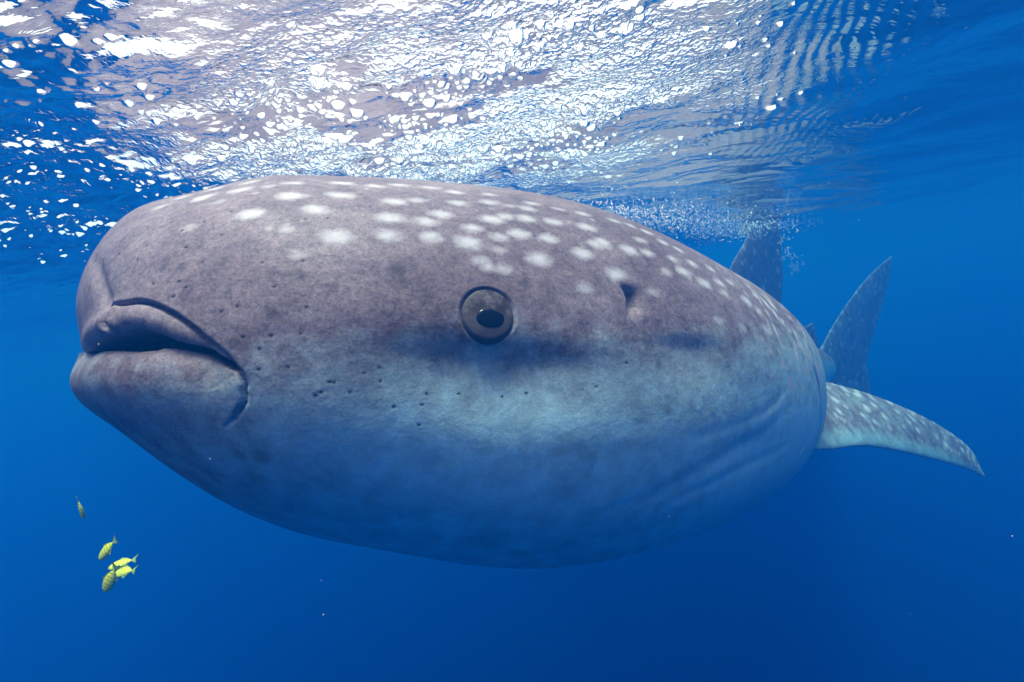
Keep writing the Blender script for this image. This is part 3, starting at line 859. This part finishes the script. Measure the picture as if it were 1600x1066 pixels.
def make_fish(pos, head_px, yaw_depth, scale, label, bend=0.0, lean=0.0):
    """head_px: image direction (right, down) the head points; yaw_depth: part of it pointing away from the viewer"""
    f = RIGHT*head_px[0]-UP*head_px[1]+FWD*yaw_depth
    f /= np.linalg.norm(f)
    v = np.array(pos)-np.array([0, 0, -CAM_DEPTH])
    v /= np.linalg.norm(v)
    cr = np.cross(v, f)
    side = -v*math.cos(lean)+cr/np.linalg.norm(cr)*math.sin(lean)      # the flank that shows
    side = side+np.array([0, 0, .75])*math.cos(lean)
    side = side-f*(side@f)
    side /= np.linalg.norm(side)
    up = np.cross(f, -side) if np.cross(f, -side)[2] > 0 else -np.cross(f, -side)
    y = np.cross(up, f)
    root = bpy.data.objects.new('pilot_fish', None)
    COL.objects.link(root)
    M_ = Matrix.Identity(4)
    for i in range(3):
        M_[i][0], M_[i][1], M_[i][2], M_[i][3] = f[i]*scale, y[i]*scale, up[i]*scale, pos[i]
    root.matrix_world = M_
    tag(root, label, 'fish', 'yellow pilot fish below the shark')
    for nm, me, loc in (('body', fish_body, None), ('tail_fin', tail_me, None), ('dorsal_fin', dors_me, None), ('anal_fin', anal_me, None)):
        o = bpy.data.objects.new(nm, me)
        COL.objects.link(o)
        o.parent = root
    for sgn in (1, -1):
        o = bpy.data.objects.new('eye', eye_me)
        COL.objects.link(o)
        o.parent = root
        o.location = (.0195, -.0028*sgn, .0018)
        o.scale = (1, sgn, 1)
        o = bpy.data.objects.new('pectoral_fin', pect_me)
        COL.objects.link(o)
        o.parent = root
        o.location = (0, -.0046*sgn, 0)
        o.rotation_euler = (0, 0, .35*sgn)
    return root
FL = ['thin yellow fish seen edge-on, highest and leftmost of the little fish',
      'yellow barred fish swimming apart just above the tight cluster of fish',
      'yellow barred fish at the back of the cluster, its dark-tipped tail to the right',
      'yellow barred fish half hidden in the middle of the cluster',
      'brightest yellow barred fish, lowest and in front of the cluster']
FD = [((.18, 1.0), .15, .80, 1.45), ((-.66, .75), .1, 1.0, 0.0), ((-.90, .30), -.1, 1.0, 0.2), ((-.97, .25), .2, 1.0, -.2), ((-.40, .92), 0.0, 1.0, 0.0)]
for (pos,), lab, (hd, yd, scl, lean) in zip(FEAT['fish'], FL, FD):
    make_fish(np.array(pos), hd, yd, scl, lab, lean=lean)

# ------------------------------------------------------------------ loose air bubbles
def ico():
    t = (1+5**.5)/2
    V = np.array([(-1, t, 0), (1, t, 0), (-1, -t, 0), (1, -t, 0), (0, -1, t), (0, 1, t), (0, -1, -t), (0, 1, -t), (t, 0, -1), (t, 0, 1), (-t, 0, -1), (-t, 0, 1)], float)
    V /= np.linalg.norm(V[0])
    Fq = [(0, 11, 5), (0, 5, 1), (0, 1, 7), (0, 7, 10), (0, 10, 11), (1, 5, 9), (5, 11, 4), (11, 10, 2), (10, 7, 6), (7, 1, 8), (3, 9, 4), (3, 4, 2), (3, 2, 6), (3, 6, 8), (3, 8, 9), (4, 9, 5), (2, 4, 11), (6, 2, 10), (8, 6, 7), (9, 8, 1)]
    V = V.tolist()
    cache = {}
    def midp(a, b):
        k = (min(a, b), max(a, b))
        if k not in cache:
            v = np.array(V[a])+np.array(V[b])
            V.append((v/np.linalg.norm(v)).tolist())
            cache[k] = len(V)-1
        return cache[k]
    F2 = []
    for a, b, c in Fq:
        x, y, z = midp(a, b), midp(b, c), midp(c, a)
        F2 += [(a, x, z), (b, y, x), (c, z, y), (x, y, z)]
    return np.array(V), np.array(F2)
IV, IF = ico()
def swarm(name, P, Rr, mat, squash=1.0):
    n = len(P)
    V = (IV[None]*np.asarray(Rr)[:, None, None]*np.array([1, 1, squash])+P[:, None]).reshape(-1, 3)
    Fq = (IF[None]+(np.arange(n)*len(IV))[:, None, None]).reshape(-1, 3)
    return link(name, mesh_from(name, V, Fq), mat)

g = np.random.default_rng(11)
# churned water behind the head
n = 5200
k = g.uniform(0, 1, n)**1.4
P = np.stack([0.30+1.05*k+g.normal(0, .10, n), 1.62+0.95*k+g.normal(0, .12, n), -0.035-np.abs(g.normal(0, .035, n))*(1-.3*k)], -1)
P[:, 2] += wave_height(P[:, 0], P[:, 1])*.8
mt_froth, nt = material('froth')
out = node(nt, 'ShaderNodeOutputMaterial')
fr = node(nt, 'ShaderNodeFresnel', i_IOR=1.0/1.33)
gl = node(nt, 'ShaderNodeBsdfGlossy', i_Roughness=0.05)
df = node(nt, 'ShaderNodeBsdfDiffuse')
df.inputs['Color'].default_value = (.92, .92, .92, 1)
tl = node(nt, 'ShaderNodeBsdfTranslucent')
tl.inputs['Color'].default_value = (.92, .92, .92, 1)
m1 = node(nt, 'ShaderNodeMixShader', i_Fac=.5)
nt.links.new(df.outputs[0], m1.inputs[1])
nt.links.new(tl.outputs[0], m1.inputs[2])
mx = node(nt, 'ShaderNodeMixShader')
nt.links.new(fr.outputs[0], mx.inputs[0])
nt.links.new(m1.outputs[0], mx.inputs[1])
nt.links.new(gl.outputs[0], mx.inputs[2])
nt.links.new(mx.outputs[0], out.inputs['Surface'])
froth_ob = swarm('foam_bubbles', P, .0009+.0011*g.pareto(3.0, n).clip(0, 2.5), mt_froth)
tag(froth_ob, 'cloud of tiny white air bubbles churned up behind the shark', 'bubbles', kind='stuff')
n = 75
k = g.uniform(0, 1, n)
P = np.stack([1.455+.030*np.sin(k*7)+g.normal(0, .018, n), 2.60+g.normal(0, .03, n), -.37+.22*k], -1)
trail = swarm('bubble_trail', P, .0022+.0028*g.uniform(0, 1, n)*k, mt_froth, .8)
tag(trail, 'thin column of rising air bubbles between the two far fins', 'bubbles', kind='stuff')

# ------------------------------------------------------------------ drifting specks
mt_speck, nt = material('plankton_pale')
out = node(nt, 'ShaderNodeOutputMaterial')
pb = node(nt, 'ShaderNodeBsdfPrincipled', i_Roughness=0.6)
pb.inputs['Base Color'].default_value = (.80, .62, .55, 1)
nt.links.new(pb.outputs[0], out.inputs['Surface'])
n = 60
P = np.stack([g.uniform(-1.0, 1.1, n), g.uniform(.22, .60, n), g.uniform(-.95, -.06, n)], -1)
specks = swarm('plankton', P, .00022+.00032*g.uniform(0, 1, n)**2, mt_speck, 1.7)
tag(specks, 'tiny pale specks drifting in the water', 'plankton', kind='stuff')
